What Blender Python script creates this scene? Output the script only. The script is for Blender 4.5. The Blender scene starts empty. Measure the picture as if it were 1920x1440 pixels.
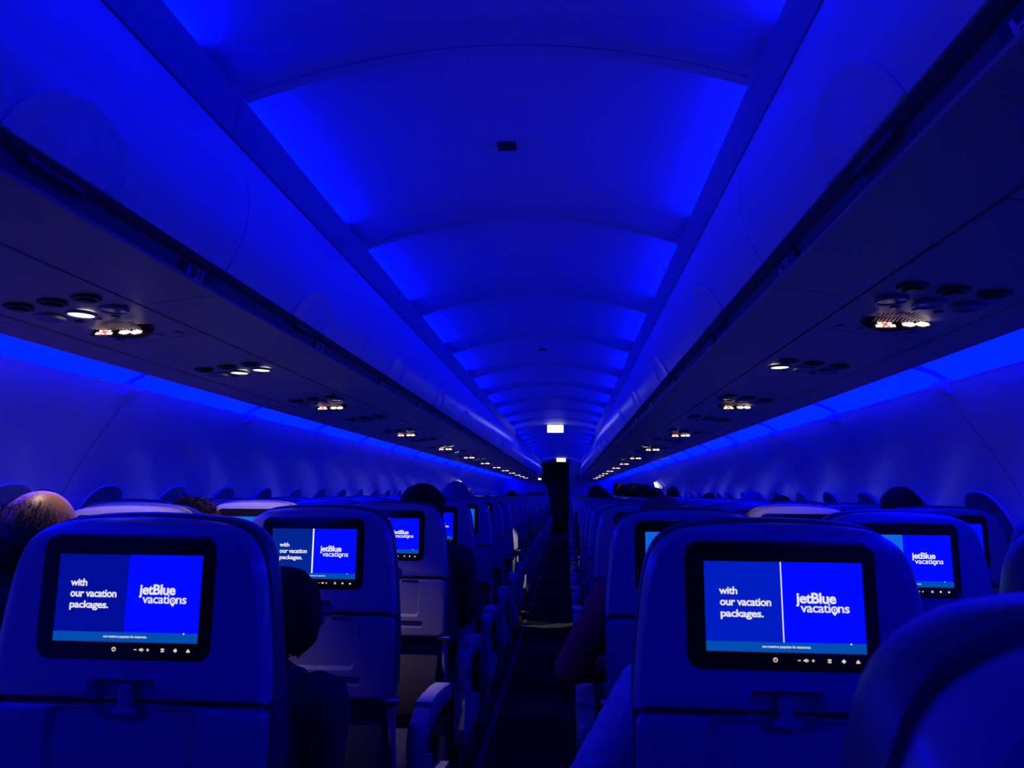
import bpy, bmesh, math, random
import numpy as np
from mathutils import Vector, Matrix, noise
random.seed(7)
S = bpy.context.scene
COL = S.collection
PI = math.pi

# ------------------------------------------------------------------ camera, world, exposure
S.view_settings.view_transform = 'Standard'
S.view_settings.look = 'None'
S.view_settings.exposure = 0.0
S.view_settings.gamma = 1.0
S.view_settings.use_curve_mapping = False
S.cycles.use_denoising = True
S.cycles.use_light_tree = True
S.cycles.max_bounces = 8
S.cycles.diffuse_bounces = 5
S.cycles.sample_clamp_indirect = 4.0
S.cycles.caustics_reflective = False
S.cycles.caustics_refractive = False

CAMX, CAMZ = 0.1775, 1.24
F_PX, PITCH, YAW, ROLL = 1340.0, 0.1506, 0.0773, 0.0077
cd = bpy.data.cameras.new('camera')
cam = bpy.data.objects.new('camera', cd)
COL.objects.link(cam)
cd.sensor_width = 36.0
cd.lens = F_PX / 1920.0 * 36.0
cd.clip_start = 0.02
cd.clip_end = 200
cd.dof.use_dof = True
cd.dof.focus_distance = 2.6
cd.dof.aperture_fstop = 10.0
_f = Vector((-math.sin(YAW) * math.cos(PITCH), math.cos(YAW) * math.cos(PITCH), math.sin(PITCH)))
_r = Vector((math.cos(YAW), math.sin(YAW), 0))
_u = _r.cross(_f)
_R = math.cos(ROLL) * _r + math.sin(ROLL) * _u
_U = -math.sin(ROLL) * _r + math.cos(ROLL) * _u
cam.matrix_world = Matrix(((_R.x, _U.x, -_f.x, CAMX), (_R.y, _U.y, -_f.y, 0.0), (_R.z, _U.z, -_f.z, CAMZ), (0, 0, 0, 1)))
S.camera = cam

w = bpy.data.worlds.new('night')
S.world = w
w.use_nodes = True
w.node_tree.nodes['Background'].inputs[0].default_value = (0.0, 0.0, 0.01, 1)
w.node_tree.nodes['Background'].inputs[1].default_value = 1.0

BLUE = (0.0, 0.0015, 1.0)
WARM = (1.0, 0.68, 0.52)
E_CEIL = 3.7
Y0, P = 1.569, 1.066            # a ceiling joint and the cabin's panel pitch
NEAR, NPAN = -3, 21             # panels run from Y0 + NEAR*P to Y0 + NPAN*P
YEND = Y0 + NPAN * P            # 23.96


def area(name, loc, nrm, lx, ly, e, col=BLUE):
    """a strip light: ly along the cabin, lx across, facing nrm"""
    d = bpy.data.lights.new(name, 'AREA')
    d.shape = 'RECTANGLE'
    d.size, d.size_y = lx, ly
    d.energy = e
    d.color = col
    d.spread = math.radians(125)
    o = bpy.data.objects.new(name, d)
    z = -Vector(nrm).normalized()
    y = Vector((0, 1, 0))
    x = y.cross(z)
    o.matrix_world = Matrix(((x.x, y.x, z.x, loc[0]), (x.y, y.y, z.y, loc[1]), (x.z, y.z, z.z, loc[2]), (0, 0, 0, 1)))
    COL.objects.link(o)
    return o


for k in range(NEAR, NPAN):
    yc = Y0 + (k + 0.5) * P - 0.035
    for s in (-1, 1):
        area('ceiling_cove_light', (s * 0.648, yc - 0.055, 2.196), (-s, 0, 0.06), 0.016, P - 0.20, E_CEIL)


# ------------------------------------------------------------------ materials
def mat(name, col, rough=0.5, metal=0.0, spec=0.5, noise_amt=0.0, noise_scale=40.0, bump=0.0, coat=0.0, sheen=0.0):
    m = bpy.data.materials.new(name)
    m.use_nodes = True
    nt = m.node_tree
    b = nt.nodes['Principled BSDF']
    b.inputs['Base Color'].default_value = (*col, 1)
    b.inputs['Roughness'].default_value = rough
    b.inputs['Metallic'].default_value = metal
    b.inputs['Specular IOR Level'].default_value = spec
    b.inputs['Coat Weight'].default_value = coat
    b.inputs['Coat Roughness'].default_value = 0.12
    if sheen:
        b.inputs['Sheen Weight'].default_value = sheen
    if noise_amt or bump:
        tc = nt.nodes.new('ShaderNodeTexCoord')
        n = nt.nodes.new('ShaderNodeTexNoise')
        n.inputs['Scale'].default_value = noise_scale
        n.inputs['Detail'].default_value = 4
        nt.links.new(tc.outputs['Object'], n.inputs['Vector'])
        if noise_amt:
            r = nt.nodes.new('ShaderNodeValToRGB')
            r.color_ramp.elements[0].position = 0.3
            r.color_ramp.elements[1].position = 0.7
            r.color_ramp.elements[0].color = (*[c * (1 - noise_amt) for c in col], 1)
            r.color_ramp.elements[1].color = (*[min(1, c * (1 + noise_amt)) for c in col], 1)
            nt.links.new(n.outputs['Fac'], r.inputs['Fac'])
            nt.links.new(r.outputs['Color'], b.inputs['Base Color'])
        if bump:
            bp = nt.nodes.new('ShaderNodeBump')
            bp.inputs['Strength'].default_value = bump
            bp.inputs['Distance'].default_value = 0.004
            nt.links.new(n.outputs['Fac'], bp.inputs['Height'])
            nt.links.new(bp.outputs['Normal'], b.inputs['Normal'])
    return m


def emit(name, col, strength=1.0, sample=True):
    m = bpy.data.materials.new(name)
    m.use_nodes = True
    nt = m.node_tree
    b = nt.nodes['Principled BSDF']
    b.inputs['Base Color'].default_value = (0.01, 0.01, 0.01, 1)
    b.inputs['Roughness'].default_value = 0.3
    b.inputs['Emission Color'].default_value = (*col, 1)
    b.inputs['Emission Strength'].default_value = strength
    if not sample:
        m.cycles.emission_sampling = 'NONE'
    return m


M = {}
M['ceil'] = mat('ceiling_panel', (0.70, 0.70, 0.70), 0.55, noise_amt=0.02, noise_scale=3)
M['rib'] = mat('ceiling_rib', (0.62, 0.62, 0.62), 0.5)
M['rail'] = mat('ceiling_rail', (0.34, 0.34, 0.34), 0.55)
M['bin'] = mat('bin_door', (0.82, 0.82, 0.82), 0.28, noise_amt=0.015, noise_scale=2)
M['binbody'] = mat('bin_body', (0.45, 0.41, 0.41), 0.42, noise_amt=0.02, noise_scale=4)
M['channel'] = mat('shade_grey_channel', (0.10, 0.10, 0.10), 0.5)  # shadow of the handle recess is put into this dark grey
M['psu'] = mat('service_panel', (0.46, 0.43, 0.43), 0.42)
M['wall'] = mat('sidewall', (0.88, 0.87, 0.87), 0.25, noise_amt=0.015, noise_scale=3, bump=0.03)
M['reveal'] = mat('window_reveal', (0.72, 0.72, 0.72), 0.22)
M['shade'] = mat('window_shade', (0.5, 0.5, 0.5), 0.5)
M['dark'] = mat('dark_plastic', (0.02, 0.02, 0.022), 0.4)
M['hole'] = mat('vent_black', (0.012, 0.012, 0.012), 0.6)
M['carpet'] = mat('carpet', (0.022, 0.022, 0.024), 0.95, spec=0.1, noise_amt=0.5, noise_scale=160, bump=0.6)
M['strip'] = mat('floor_path_strip', (0.09, 0.09, 0.10), 0.7)
M['shell'] = mat('seat_shell', (0.25, 0.25, 0.26), 0.34, noise_amt=0.03, noise_scale=6, coat=0.15)
M['tray'] = mat('tray_plastic', (0.18, 0.18, 0.19), 0.38, noise_amt=0.03, noise_scale=6)
M['leather'] = mat('seat_leather', (0.045, 0.045, 0.05), 0.42, noise_amt=0.12, noise_scale=60, bump=0.15)
M['frame'] = mat('seat_frame_metal', (0.16, 0.16, 0.17), 0.4, metal=0.4)
M['arm'] = mat('armrest_plastic', (0.30, 0.30, 0.30), 0.4)
M['armpad'] = mat('armrest_pad', (0.42, 0.41, 0.38), 0.55)
M['bezel'] = mat('screen_glass', (0.006, 0.006, 0.007), 0.16, spec=0.3)
M['pocket'] = mat('pocket_mesh', (0.03, 0.03, 0.033), 0.8)
M['chrome'] = mat('chrome', (0.6, 0.6, 0.6), 0.22, metal=1.0)
M['number'] = mat('row_number_ink', (0.62, 0.62, 0.64), 0.5)
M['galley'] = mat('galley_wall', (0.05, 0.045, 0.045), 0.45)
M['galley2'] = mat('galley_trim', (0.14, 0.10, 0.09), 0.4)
M['bulk'] = mat('bulkhead', (0.42, 0.42, 0.43), 0.5)
M['navy'] = emit('screen_navy', (0.0, 0.004, 0.30), 1.0, False)
M['navy2'] = emit('screen_midblue', (0.0, 0.012, 0.52), 1.0, False)
M['navy3'] = emit('screen_slateblue', (0.0, 0.018, 0.27), 1.0, False)
M['blue'] = emit('screen_blue', (0.0, 0.003, 1.05), 1.0, False)
M['teal'] = emit('screen_teal', (0.0, 0.075, 0.42), 1.0, False)
M['sky'] = emit('screen_skyblue', (0.004, 0.13, 0.75), 1.0, False)
M['white'] = emit('screen_white', (0.80, 0.80, 0.92), 1.0, False)
M['covelens'] = emit('cove_light_lens', (0.0, 0.0008, 1.0), 25.0, True)
M['icon'] = emit('icon_glow', (1.0, 0.72, 0.62), 0.85, False)
M['lens'] = emit('lit_lens', (1.0, 0.98, 0.80), 2.6, False)
M['lensoff'] = mat('unlit_lens', (0.10, 0.10, 0.11), 0.2)
M['signglow'] = emit('sign_icon_glow', (1.0, 0.82, 0.74), 1.8, False)
M['signred'] = emit('sign_red_glow', (1.0, 0.10, 0.08), 0.9, False)
M['podred'] = mat('sign_pod', (0.16, 0.02, 0.02), 0.15)
M['exit'] = emit('exit_sign_glow', (1.0, 0.97, 0.90), 2.2, True)
M['skin'] = mat('skin', (0.23, 0.118, 0.068), 0.45, noise_amt=0.12, noise_scale=45, bump=0.05)
M['skin2'] = mat('skin_tan', (0.36, 0.20, 0.13), 0.48, noise_amt=0.1, noise_scale=45, bump=0.05)
M['hairdark'] = mat('hair_dark', (0.006, 0.005, 0.005), 0.85, spec=0.15, bump=0.8, noise_scale=120)
M['hairblond'] = mat('hair_light_brown', (0.12, 0.08, 0.045), 0.5, noise_amt=0.6, noise_scale=60, bump=0.3)
M['stubble'] = mat('hair_stubble', (0.045, 0.024, 0.014), 0.6, noise_amt=0.35, noise_scale=420, bump=0.25)
M['cap'] = mat('hood_fabric', (0.16, 0.16, 0.18), 0.9, bump=0.3, noise_scale=80)
M['shirtdark'] = mat('dark_shirt', (0.015, 0.015, 0.018), 0.9, bump=0.3, noise_scale=70)
M['shirtred'] = mat('red_sweater', (0.62, 0.03, 0.05), 0.9, bump=0.3, noise_scale=70)
M['shirtlight'] = mat('pale_shirt', (0.45, 0.45, 0.47), 0.85, bump=0.3, noise_scale=50)
M['shirtgrey'] = mat('grey_shirt', (0.12, 0.12, 0.13), 0.9, bump=0.3, noise_scale=70)
M['hoodred'] = mat('red_hood', (0.30, 0.05, 0.06), 0.9, bump=0.3, noise_scale=70)
M['jeans'] = mat('jeans', (0.06, 0.075, 0.11), 0.9, noise_amt=0.3, noise_scale=150, bump=0.3)
M['shoe'] = mat('shoe', (0.02, 0.02, 0.02), 0.6)
M['stripe'] = mat('shoe_stripe', (0.75, 0.70, 0.62), 0.6)


# ------------------------------------------------------------------ mesh building
class MB:
    def __init__(self):
        self.v, self.f, self.m = [], [], []

    def add(self, vs, fs, mi=0):
        b = len(self.v)
        self.v += [tuple(map(float, p)) for p in vs]
        for f in fs:
            self.f.append([b + i for i in f])
            self.m.append(mi)
        return self

    def box(self, c, s, mi=0, rot=None):
        hx, hy, hz = s[0] / 2, s[1] / 2, s[2] / 2
        vs = [Vector((x * hx, y * hy, z * hz)) for x in (-1, 1) for y in (-1, 1) for z in (-1, 1)]
        if rot is not None:
            vs = [rot @ p for p in vs]
        vs = [(p.x + c[0], p.y + c[1], p.z + c[2]) for p in vs]
        return self.add(vs, [(0, 1, 3, 2), (4, 6, 7, 5), (0, 4, 5, 1), (2, 3, 7, 6), (0, 2, 6, 4), (1, 5, 7, 3)], mi)

    def loft(self, rings, mi=0, cap0=True, cap1=True, closed=True):
        n = len(rings[0])
        vs = [p for r in rings for p in r]
        fs = []
        for i in range(len(rings) - 1):
            for j in range(n if closed else n - 1):
                a, b2 = i * n + j, i * n + (j + 1) % n
                fs.append((a, b2, b2 + n, a + n))
        if cap0:
            fs.append(tuple(range(n - 1, -1, -1)))
        if cap1:
            k = (len(rings) - 1) * n
            fs.append(tuple(range(k, k + n)))
        return self.add(vs, fs, mi)

    def rbox(self, c, s, r, mi=0, n=4):
        """box with all edges rounded"""
        hx, hy, hz = s[0] / 2, s[1] / 2, s[2] / 2
        r = min(r, hx, hy, hz)
        rings = []
        for i in range(2 * n + 2):
            q = i if i <= n else i - 1
            a = -PI / 2 + PI / 2 * (min(i, n) / n) if i <= n else PI / 2 * ((i - n - 1) / n)
            zz = (-hz + r if i <= n else hz - r) + r * math.sin(a)
            rr = r * math.cos(a)
            ring = []
            for cx, cy, a0 in ((1, 1, 0), (-1, 1, PI / 2), (-1, -1, PI), (1, -1, 1.5 * PI)):
                for k in range(n + 1):
                    t = a0 + PI / 2 * k / n
                    ring.append((c[0] + cx * (hx - r) + rr * math.cos(t), c[1] + cy * (hy - r) + rr * math.sin(t), c[2] + zz))
            rings.append(ring)
        return self.loft(rings, mi)

    def tube(self, pts, rad, mi=0, n=10):
        pts = [Vector(p) for p in pts]
        rads = rad if isinstance(rad, (list, tuple)) else [rad] * len(pts)
        rings = []
        for i, p in enumerate(pts):
            t = (pts[min(i + 1, len(pts) - 1)] - pts[max(i - 1, 0)]).normalized()
            a = Vector((0, 0, 1)) if abs(t.z) < 0.9 else Vector((1, 0, 0))
            u = t.cross(a).normalized()
            v = t.cross(u).normalized()
            rings.append([tuple(p + (u * math.cos(2 * PI * k / n) + v * math.sin(2 * PI * k / n)) * rads[i]) for k in range(n)])
        return self.loft(rings, mi)

    def disc(self, c, r, nrm, h=0.0, mi=0, n=24, sx=1.0, sy=1.0):
        """short cylinder of height h along nrm"""
        z = Vector(nrm).normalized()
        a = Vector((0, 1, 0)) if abs(z.y) < 0.9 else Vector((1, 0, 0))
        x = a.cross(z).normalized()
        y = z.cross(x)
        c = Vector(c)
        R0 = [tuple(c + x * r * sx * math.cos(2 * PI * k / n) + y * r * sy * math.sin(2 * PI * k / n)) for k in range(n)]
        if not h:
            return self.add(R0, [tuple(range(n))], mi)
        R1 = [tuple(Vector(p) + z * h) for p in R0]
        return self.loft([R0, R1], mi)

    def ring(self, c, ro, ri, nrm, h=0.004, mi=0, n=24):
        z = Vector(nrm).normalized()
        a = Vector((0, 1, 0)) if abs(z.y) < 0.9 else Vector((1, 0, 0))
        x = a.cross(z).normalized()
        y = z.cross(x)
        c = Vector(c)

        def cir(r, d):
            return [tuple(c + z * d + x * r * math.cos(2 * PI * k / n) + y * r * math.sin(2 * PI * k / n)) for k in range(n)]
        return self.loft([cir(ri, 0), cir(ri, h), cir((ri + ro) / 2, h * 1.3), cir(ro, h), cir(ro, 0), cir(ri, 0)], mi, False, False)

    def extr(self, prof, y0, y1, s=1, mi=0, cap=True, closed=True):
        """profile (x,z) extruded along the cabin; s mirrors to the left side"""
        return self.loft([[(s * x, y0, z) for x, z in prof], [(s * x, y1, z) for x, z in prof]], mi, cap, cap, closed)

    def mesh(self, name, mats, smooth=35):
        me = bpy.data.meshes.new(name)
        me.from_pydata(self.v, [], self.f)
        for m in (mats if isinstance(mats, (list, tuple)) else [mats]):
            me.materials.append(m)
        me.polygons.foreach_set('material_index', self.m)
        bm = bmesh.new()
        bm.from_mesh(me)
        bmesh.ops.recalc_face_normals(bm, faces=bm.faces)
        bm.to_mesh(me)
        bm.free()
        if smooth:
            me.polygons.foreach_set('use_smooth', [True] * len(me.polygons))
            me.set_sharp_from_angle(angle=math.radians(smooth))
        me.update()
        return me

    def build(self, name, mats, parent=None, smooth=35):
        return link(name, self.mesh(name, mats, smooth), parent)


def link(name, me, parent=None):
    o = bpy.data.objects.new(name, me)
    COL.objects.link(o)
    if parent is not None:
        o.parent = parent
    return o


def empty(name, loc=(0, 0, 0), rz=0.0):
    o = bpy.data.objects.new(name, None)
    COL.objects.link(o)
    o.empty_display_size = 0.1
    o.location = loc
    o.rotation_euler = (0, 0, rz)
    return o


def tag(o, label, cat, group=None):
    o['label'] = label
    o['category'] = cat
    if group:
        o['group'] = group
    return o


def struct(o):
    o['kind'] = 'structure'
    return o


def copy_tree(o, parent=None):
    c = o.copy()
    COL.objects.link(c)
    if parent is not None:
        c.parent = parent
    for ch in o.children:
        copy_tree(ch, c)
    return c


def spline(pts, n):
    """Catmull-Rom through 2-D points"""
    p = [np.array(q, float) for q in pts]
    p = [2 * p[0] - p[1]] + p + [2 * p[-1] - p[-2]]
    out = []
    for i in range(1, len(p) - 2):
        for k in range(n):
            t = k / n
            a, b, c, d = p[i - 1], p[i], p[i + 1], p[i + 2]
            out.append(tuple(0.5 * (2 * b + (c - a) * t + (2 * a - 5 * b + 4 * c - d) * t * t + (3 * b - a - 3 * c + d) * t ** 3)))
    out.append(tuple(p[-2]))
    return out


def cut(me, cutter, name):
    """boolean difference of two meshes, evaluated to one new mesh"""
    a = bpy.data.objects.new('tmp_a', me)
    b = bpy.data.objects.new('tmp_b', cutter)
    COL.objects.link(a)
    COL.objects.link(b)
    md = a.modifiers.new('b', 'BOOLEAN')
    md.operation = 'DIFFERENCE'
    md.solver = 'EXACT'
    md.object = b
    dg = bpy.context.evaluated_depsgraph_get()
    dg.update()
    out = bpy.data.meshes.new_from_object(a.evaluated_get(dg))
    out.name = name
    bpy.data.objects.remove(a)
    bpy.data.objects.remove(b)
    out.polygons.foreach_set('use_smooth', [True] * len(out.polygons))
    out.set_sharp_from_angle(angle=math.radians(30))
    return out


def text_mesh(s, bold=0.0, shear=0.0):
    """filled letters: (verts, faces, (x0, x1, y0, y1)) at size 1"""
    cu = bpy.data.curves.new('t', 'FONT')
    cu.body = s
    cu.size = 1.0
    cu.offset = bold
    cu.shear = shear
    cu.space_character = 0.94
    cu.resolution_u = 3
    o = bpy.data.objects.new('t', cu)
    COL.objects.link(o)
    dg = bpy.context.evaluated_depsgraph_get()
    dg.update()
    me = bpy.data.meshes.new_from_object(o.evaluated_get(dg))
    vs = [tuple(v.co) for v in me.vertices]
    fs = [tuple(p.vertices) for p in me.polygons]
    bpy.data.objects.remove(o)
    bpy.data.meshes.remove(me)
    xs, ys = [v[0] for v in vs], [v[1] for v in vs]
    return vs, fs, (min(xs), max(xs), min(ys), max(ys))


ORD = ['nearest', 'second', 'third', 'fourth', 'fifth', 'sixth', 'seventh', 'eighth', 'ninth', 'tenth', 'eleventh', 'twelfth', 'thirteenth',
       'fourteenth', 'fifteenth', 'sixteenth', 'seventeenth', 'eighteenth', 'nineteenth', 'twentieth', 'twenty-first', 'twenty-second',
       'twenty-third', 'twenty-fourth', 'twenty-fifth', 'twenty-sixth', 'twenty-seventh', 'twenty-eighth', 'twenty-ninth', 'thirtieth']
SIDE = {-1: 'left', 1: 'right'}

# ------------------------------------------------------------------ the cabin shell
fl = MB()
fl.add([(-1.8, -1.6, 0), (1.8, -1.6, 0), (1.8, 27, 0), (-1.8, 27, 0)], [(0, 1, 2, 3)])
struct(fl.build('floor', M['carpet'], smooth=0))
for i, s in enumerate((-1, 1)):
    t = MB().box((s * 0.232, 9.5, 0.003), (0.030, 22, 0.006))
    struct(t.build('trim_%d' % (i + 1), M['strip']))


def zv(x):
    return 2.283 - 0.17 * x * x


def zr(x):
    return 2.279 - 0.2965 * x * x


for k in range(NEAR, NPAN):
    a, b = Y0 + k * P, Y0 + (k + 1) * P
    xs = np.linspace(-0.672, 0.672, 33)
    rings = [[(x, y, zv(x)) for x in xs] for y in (a - 0.075, b + 0.002)]
    rings2 = [[(x, y, zv(x) + 0.012) for x in xs] for y in (a - 0.075, b + 0.002)]
    c = MB()
    for yy0, yy1 in ((a - 0.07, b - 0.07),):
        loop0 = [(x, zv(x)) for x in xs] + [(x, zv(x) + 0.012) for x in xs[::-1]]
        c.extr(loop0, yy0, yy1)
    struct(c.build('ceiling', M['ceil']))
    # the rib that bridges two panels, in two halves with a joint between them
    r = MB()
    xr = np.linspace(-0.598, 0.598, 41)
    xw = np.linspace(-0.676, 0.676, 45)
    loop = [(x, zr(x)) for x in xr] + [(x, zr(x) + 0.010) for x in xr[::-1]]
    r.extr(loop, a - 0.072, a - 0.038)
    r.loft([[(x, a - 0.150, zv(x) + 0.001) for x in xw], [(x, a - 0.125, zv(x) - (zv(x) - zr(x)) * 0.12) for x in xw], [(x, a - 0.095, zv(x) - (zv(x) - zr(x)) * 0.6) for x in xw], [(x, a - 0.082, zv(x) - (zv(x) - zr(x)) * 0.9) for x in xw], [(x, a - 0.070, zr(x)) for x in xw]], 0, False, False, False)
    r.extr(loop, a - 0.032, a)
    for s in (-1, 1):            # cheeks closing the cove behind the rib
        r.box((s * 0.635, a - 0.036, 2.195), (0.075, 0.068, 0.05))
    struct(r.build('trim_rib', M['rib']))
    for s in (-1, 1):
        rl = MB()
        prof = [(0.622, 2.068), (0.612, 2.072), (0.597, 2.168), (0.599, 2.176), (0.604, 2.178), (0.609, 2.172), (0.616, 2.160), (0.675, 2.160), (0.675, 2.205), (0.690, 2.205), (0.690, 2.068)]
        rl.extr(prof, a - 0.034, b - 0.037, s)
        struct(rl.build('trim_rail', M['rail']))

# ------------------------------------------------------------------ side walls with their windows
WP = spline([(1.513, 1.627), (1.537, 1.590), (1.635, 1.450), (1.708, 1.336), (1.762, 1.230), (1.800, 1.120), (1.822, 1.000), (1.828, 0.850), (1.825, 0.680), (1.815, 0.480), (1.790, 0.250), (1.750, 0.0)], 12)
_wz = np.array([p[1] for p in WP])[::-1]
_wx = np.array([p[0] for p in WP])[::-1]


def wx(z):
    return float(np.interp(z, _wz, _wx))


def wnorm(z):
    d = (wx(z + 0.01) - wx(z - 0.01)) / 0.02
    n = Vector((-1, 0, d))          # inward for the right wall
    return n.normalized()


WC = 1.045                          # window centre height
win_no = 0
KW = [2]
for s in (-1, 1):
    for k in range(NEAR - 1, NPAN):
        a = Y0 + 0.015 + (k + 1) * P
        pan = MB()
        b = a + P
        n = 64 if a < 7 else 32
        gap = 0.0018
        for h in (0, 1):
            ya, yb = a + h * P / 2, a + (h + 1) * P / 2
            if h == 0:
                ya += gap
            else:
                yb -= gap
            yc = a + (h + 0.5) * P / 2
            ell = []
            rect = []
            zt, zb = 1.627, 0.02
            for i in range(n):
                t = 2 * PI * i / n
                ct, st = math.cos(t), math.sin(t)
                e = 0.80
                ell.append((yc + 0.150 * math.copysign(abs(ct) ** e, ct), WC + 0.208 * math.copysign(abs(st) ** e, st)))
                # matching point on the rectangle
                hy = (yb - ya) / 2
                q = max(abs(ct), abs(st))
                u, v = ct / q, st / q
                rect.append(((ya + yb) / 2 + u * hy, (WC + v * (zt - WC)) if v > 0 else WC + v * (WC - zb)))
            loops = []
            for f in (0.0, 0.03, 0.08, 0.2, 0.33, 0.46, 0.58, 0.70, 0.80, 0.90, 1.0):
                loops.append([(s * wx(z0 + (z1 - z0) * f), y0 + (y1 - y0) * f, z0 + (z1 - z0) * f) for (y0, z0), (y1, z1) in zip(ell, rect)])
            pan.loft(loops, 0, False, False)
            # the window: a reveal that funnels outwards to the pulled shade
            if a + P > -0.5 and yc < 21.5:
                win_no += 1
                wdw = empty('window_%d' % win_no, (s * wx(WC), yc, WC))
                struct(wdw)
                rv = MB()

                def lp(k1, d, lift=0.0):
                    out = []
                    for (y0, z0) in ell:
                        y, z = yc + (y0 - yc) * k1, WC + (z0 - WC) * k1
                        zz = WC + (z0 - WC)
                        nn = wnorm(z)
                        base = wx(zz) if k1 > 0.97 else wx(z)
                        out.append((s * (base + d) - s * wx(WC), y - yc, z - WC))
                    return out
                rv.loft([lp(1.035, 0.002), lp(1.020, -0.0075), lp(1.008, -0.0085), lp(0.995, -0.004), lp(0.98, 0.006), lp(0.93, 0.022), lp(0.86, 0.042), lp(0.80, 0.055), lp(0.76, 0.058)], 0, False, False)
                rv.build('window_frame', M['reveal'], wdw, 50)
                sh = MB()
                sh.loft([lp(0.80, 0.062), lp(0.80, 0.066)], 0)
                sh.build('window_shade', M['shade'], wdw)
        pan.m = [0] * len(pan.f)
        struct(pan.build('wall_%s' % SIDE[s], M['wall'], smooth=60))
        # backing behind the joints, so that they read as dark gaps and close the cabin
        # cove above the wall, its rib and the little bracket at the joint
        cv = MB()
        cp = spline([(1.218, 1.655), (1.250, 1.690), (1.320, 1.712), (1.400, 1.712), (1.480, 1.690), (1.560, 1.645)], 6)
        ci = [p for p in cp if p[0] <= 1.402]
        cv.extr(ci + [(x + 0.004, z + 0.012) for x, z in ci[::-1]], a, b, s)
        struct(cv.build('trim_cove', M['wall']))
        cv = MB()
        cp2 = [p for p in cp if p[0] >= 1.398]
        loop = cp2 + [(x + 0.004, z + 0.012) for x, z in cp2[::-1]]
        cv.extr(loop, a - 0.0, b, s)
        struct(cv.build('trim_cove_lens', M['covelens']))
        cv = MB()
        lip = [(1.513, 1.627), (1.508, 1.632), (1.512, 1.637), (1.520, 1.634), (1.530, 1.622), (1.575, 1.622), (1.575, 1.650), (1.585, 1.650), (1.585, 1.560), (1.560, 1.566)]
        cv.extr(lip, a + 0.0015, b - 0.0015, s)
        struct(cv.build('trim_cove_lip', M['wall']))
        br = MB()
        rp = [(x, z - 0.012) for x, z in cp if x > 1.225] + [(x, z + 0.002) for x, z in cp[::-1] if x > 1.225]
        br.extr(rp, a - 0.010, a + 0.010, s)
        struct(br.build('trim_cove_rib', M['rail']))
        br = MB()
        br.extr([(1.500, 1.622), (1.496, 1.640), (1.515, 1.648), (1.555, 1.640), (1.540, 1.600), (1.522, 1.598)], a - 0.045, a + 0.03, s)
        struct(br.build('trim_bracket', M['wall']))
    sk = MB()
    op = [(x + 0.10, z) for x, z in WP[::6]]
    sk.extr([(x, z) for x, z in op], -1.7, 26, s, cap=False, closed=False)
    struct(sk.build('wall_outer_%s' % SIDE[s], M['dark'], smooth=60))

# ------------------------------------------------------------------ overhead bins


def zb(x):
    return 1.682 - 0.117 * (x - 0.628)


DOOR = spline([(0.613, 2.064), (0.592, 2.015), (0.568, 1.950), (0.560, 1.890), (0.566, 1.830), (0.583, 1.780), (0.604, 1.738)], 6)


def make_bin(s):
    root = empty('overhead_bin')
    L = P
    g = 0.0015
    body = MB()
    prof = [(0.655, 1.728), (0.655, 1.702), (0.648, 1.696), (0.628, 1.6925), (0.6205, 1.690), (0.6175, 1.686), (0.6200, 1.682), (0.628, 1.6815), (0.800, zb(0.800)), (0.803, zb(0.803) + 0.004), (0.803, zb(0.803) + 0.035),
            (1.097, zb(1.097) + 0.035), (1.097, zb(1.097) + 0.004), (1.100, zb(1.100)), (1.200, zb(1.2)), (1.209, zb(1.209) + 0.002), (1.216, 1.622), (1.218, 1.640), (1.218, 1.70), (1.19, 1.74), (0.66, 1.76), (0.66, 1.735)]
    body.extr(prof, g, L - g, s)
    body.build('bin_body', M['binbody'], root)
    ch = MB()
    ch.extr([(0.608, 1.736), (0.6545, 1.7365), (0.6545, 1.697), (0.640, 1.697), (0.636, 1.712), (0.630, 1.726), (0.614, 1.731)], g, L - g, s)
    ch.build('handle_channel', M['channel'], root)
    dr = MB()
    inner = [(x + 0.016, z - 0.001) for x, z in DOOR[::-1]]
    dr.extr(DOOR + inner, 0.0025, L - 0.0025, s)
    d = dr.build('bin_door', M['bin'], root)
    # half-round latch plate on the lower edge of the door
    lt = MB()
    n = 28
    R = 0.135
    zz = np.array([p[1] for p in DOOR])[::-1]
    xx = np.array([p[0] for p in DOOR])[::-1]

    def on(y, h, off):
        z = 1.739 + h
        return (s * (float(np.interp(z, zz, xx)) - off), L * 0.5 + y, z)
    rings = []
    for f, off in ((1.0, 0.0), (1.0, 0.0035), (0.90, 0.0040), (0.87, 0.0015), (0.5, 0.0015), (0.0, 0.0015)):
        rings.append([on(R * f * math.cos(PI * i / n), R * 0.8 * f * math.sin(PI * i / n), off) for i in range(n + 1)])
    lt.loft(rings, 0, False, False, closed=False)
    lt.build('latch_plate', M['bin'], d)
    pull = MB().rbox((s * 0.628, L * 0.5, 1.726), (0.028, 0.13, 0.012), 0.004)
    pull.build('latch_handle', M['channel'], d)
    return root


def place_text(mb, vs, fs, bb, fn, w=None, h=None, mi=0):
    """letters laid with fn(u, v) -> point; u along the line in metres, v up"""
    sx = (w / (bb[1] - bb[0])) if w else None
    sy = (h / (bb[3] - bb[2])) if h else sx
    sx = sx or sy
    mb.add([fn((x - bb[0]) * sx, y * sy) for x, y, z in vs], fs, mi)


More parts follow.
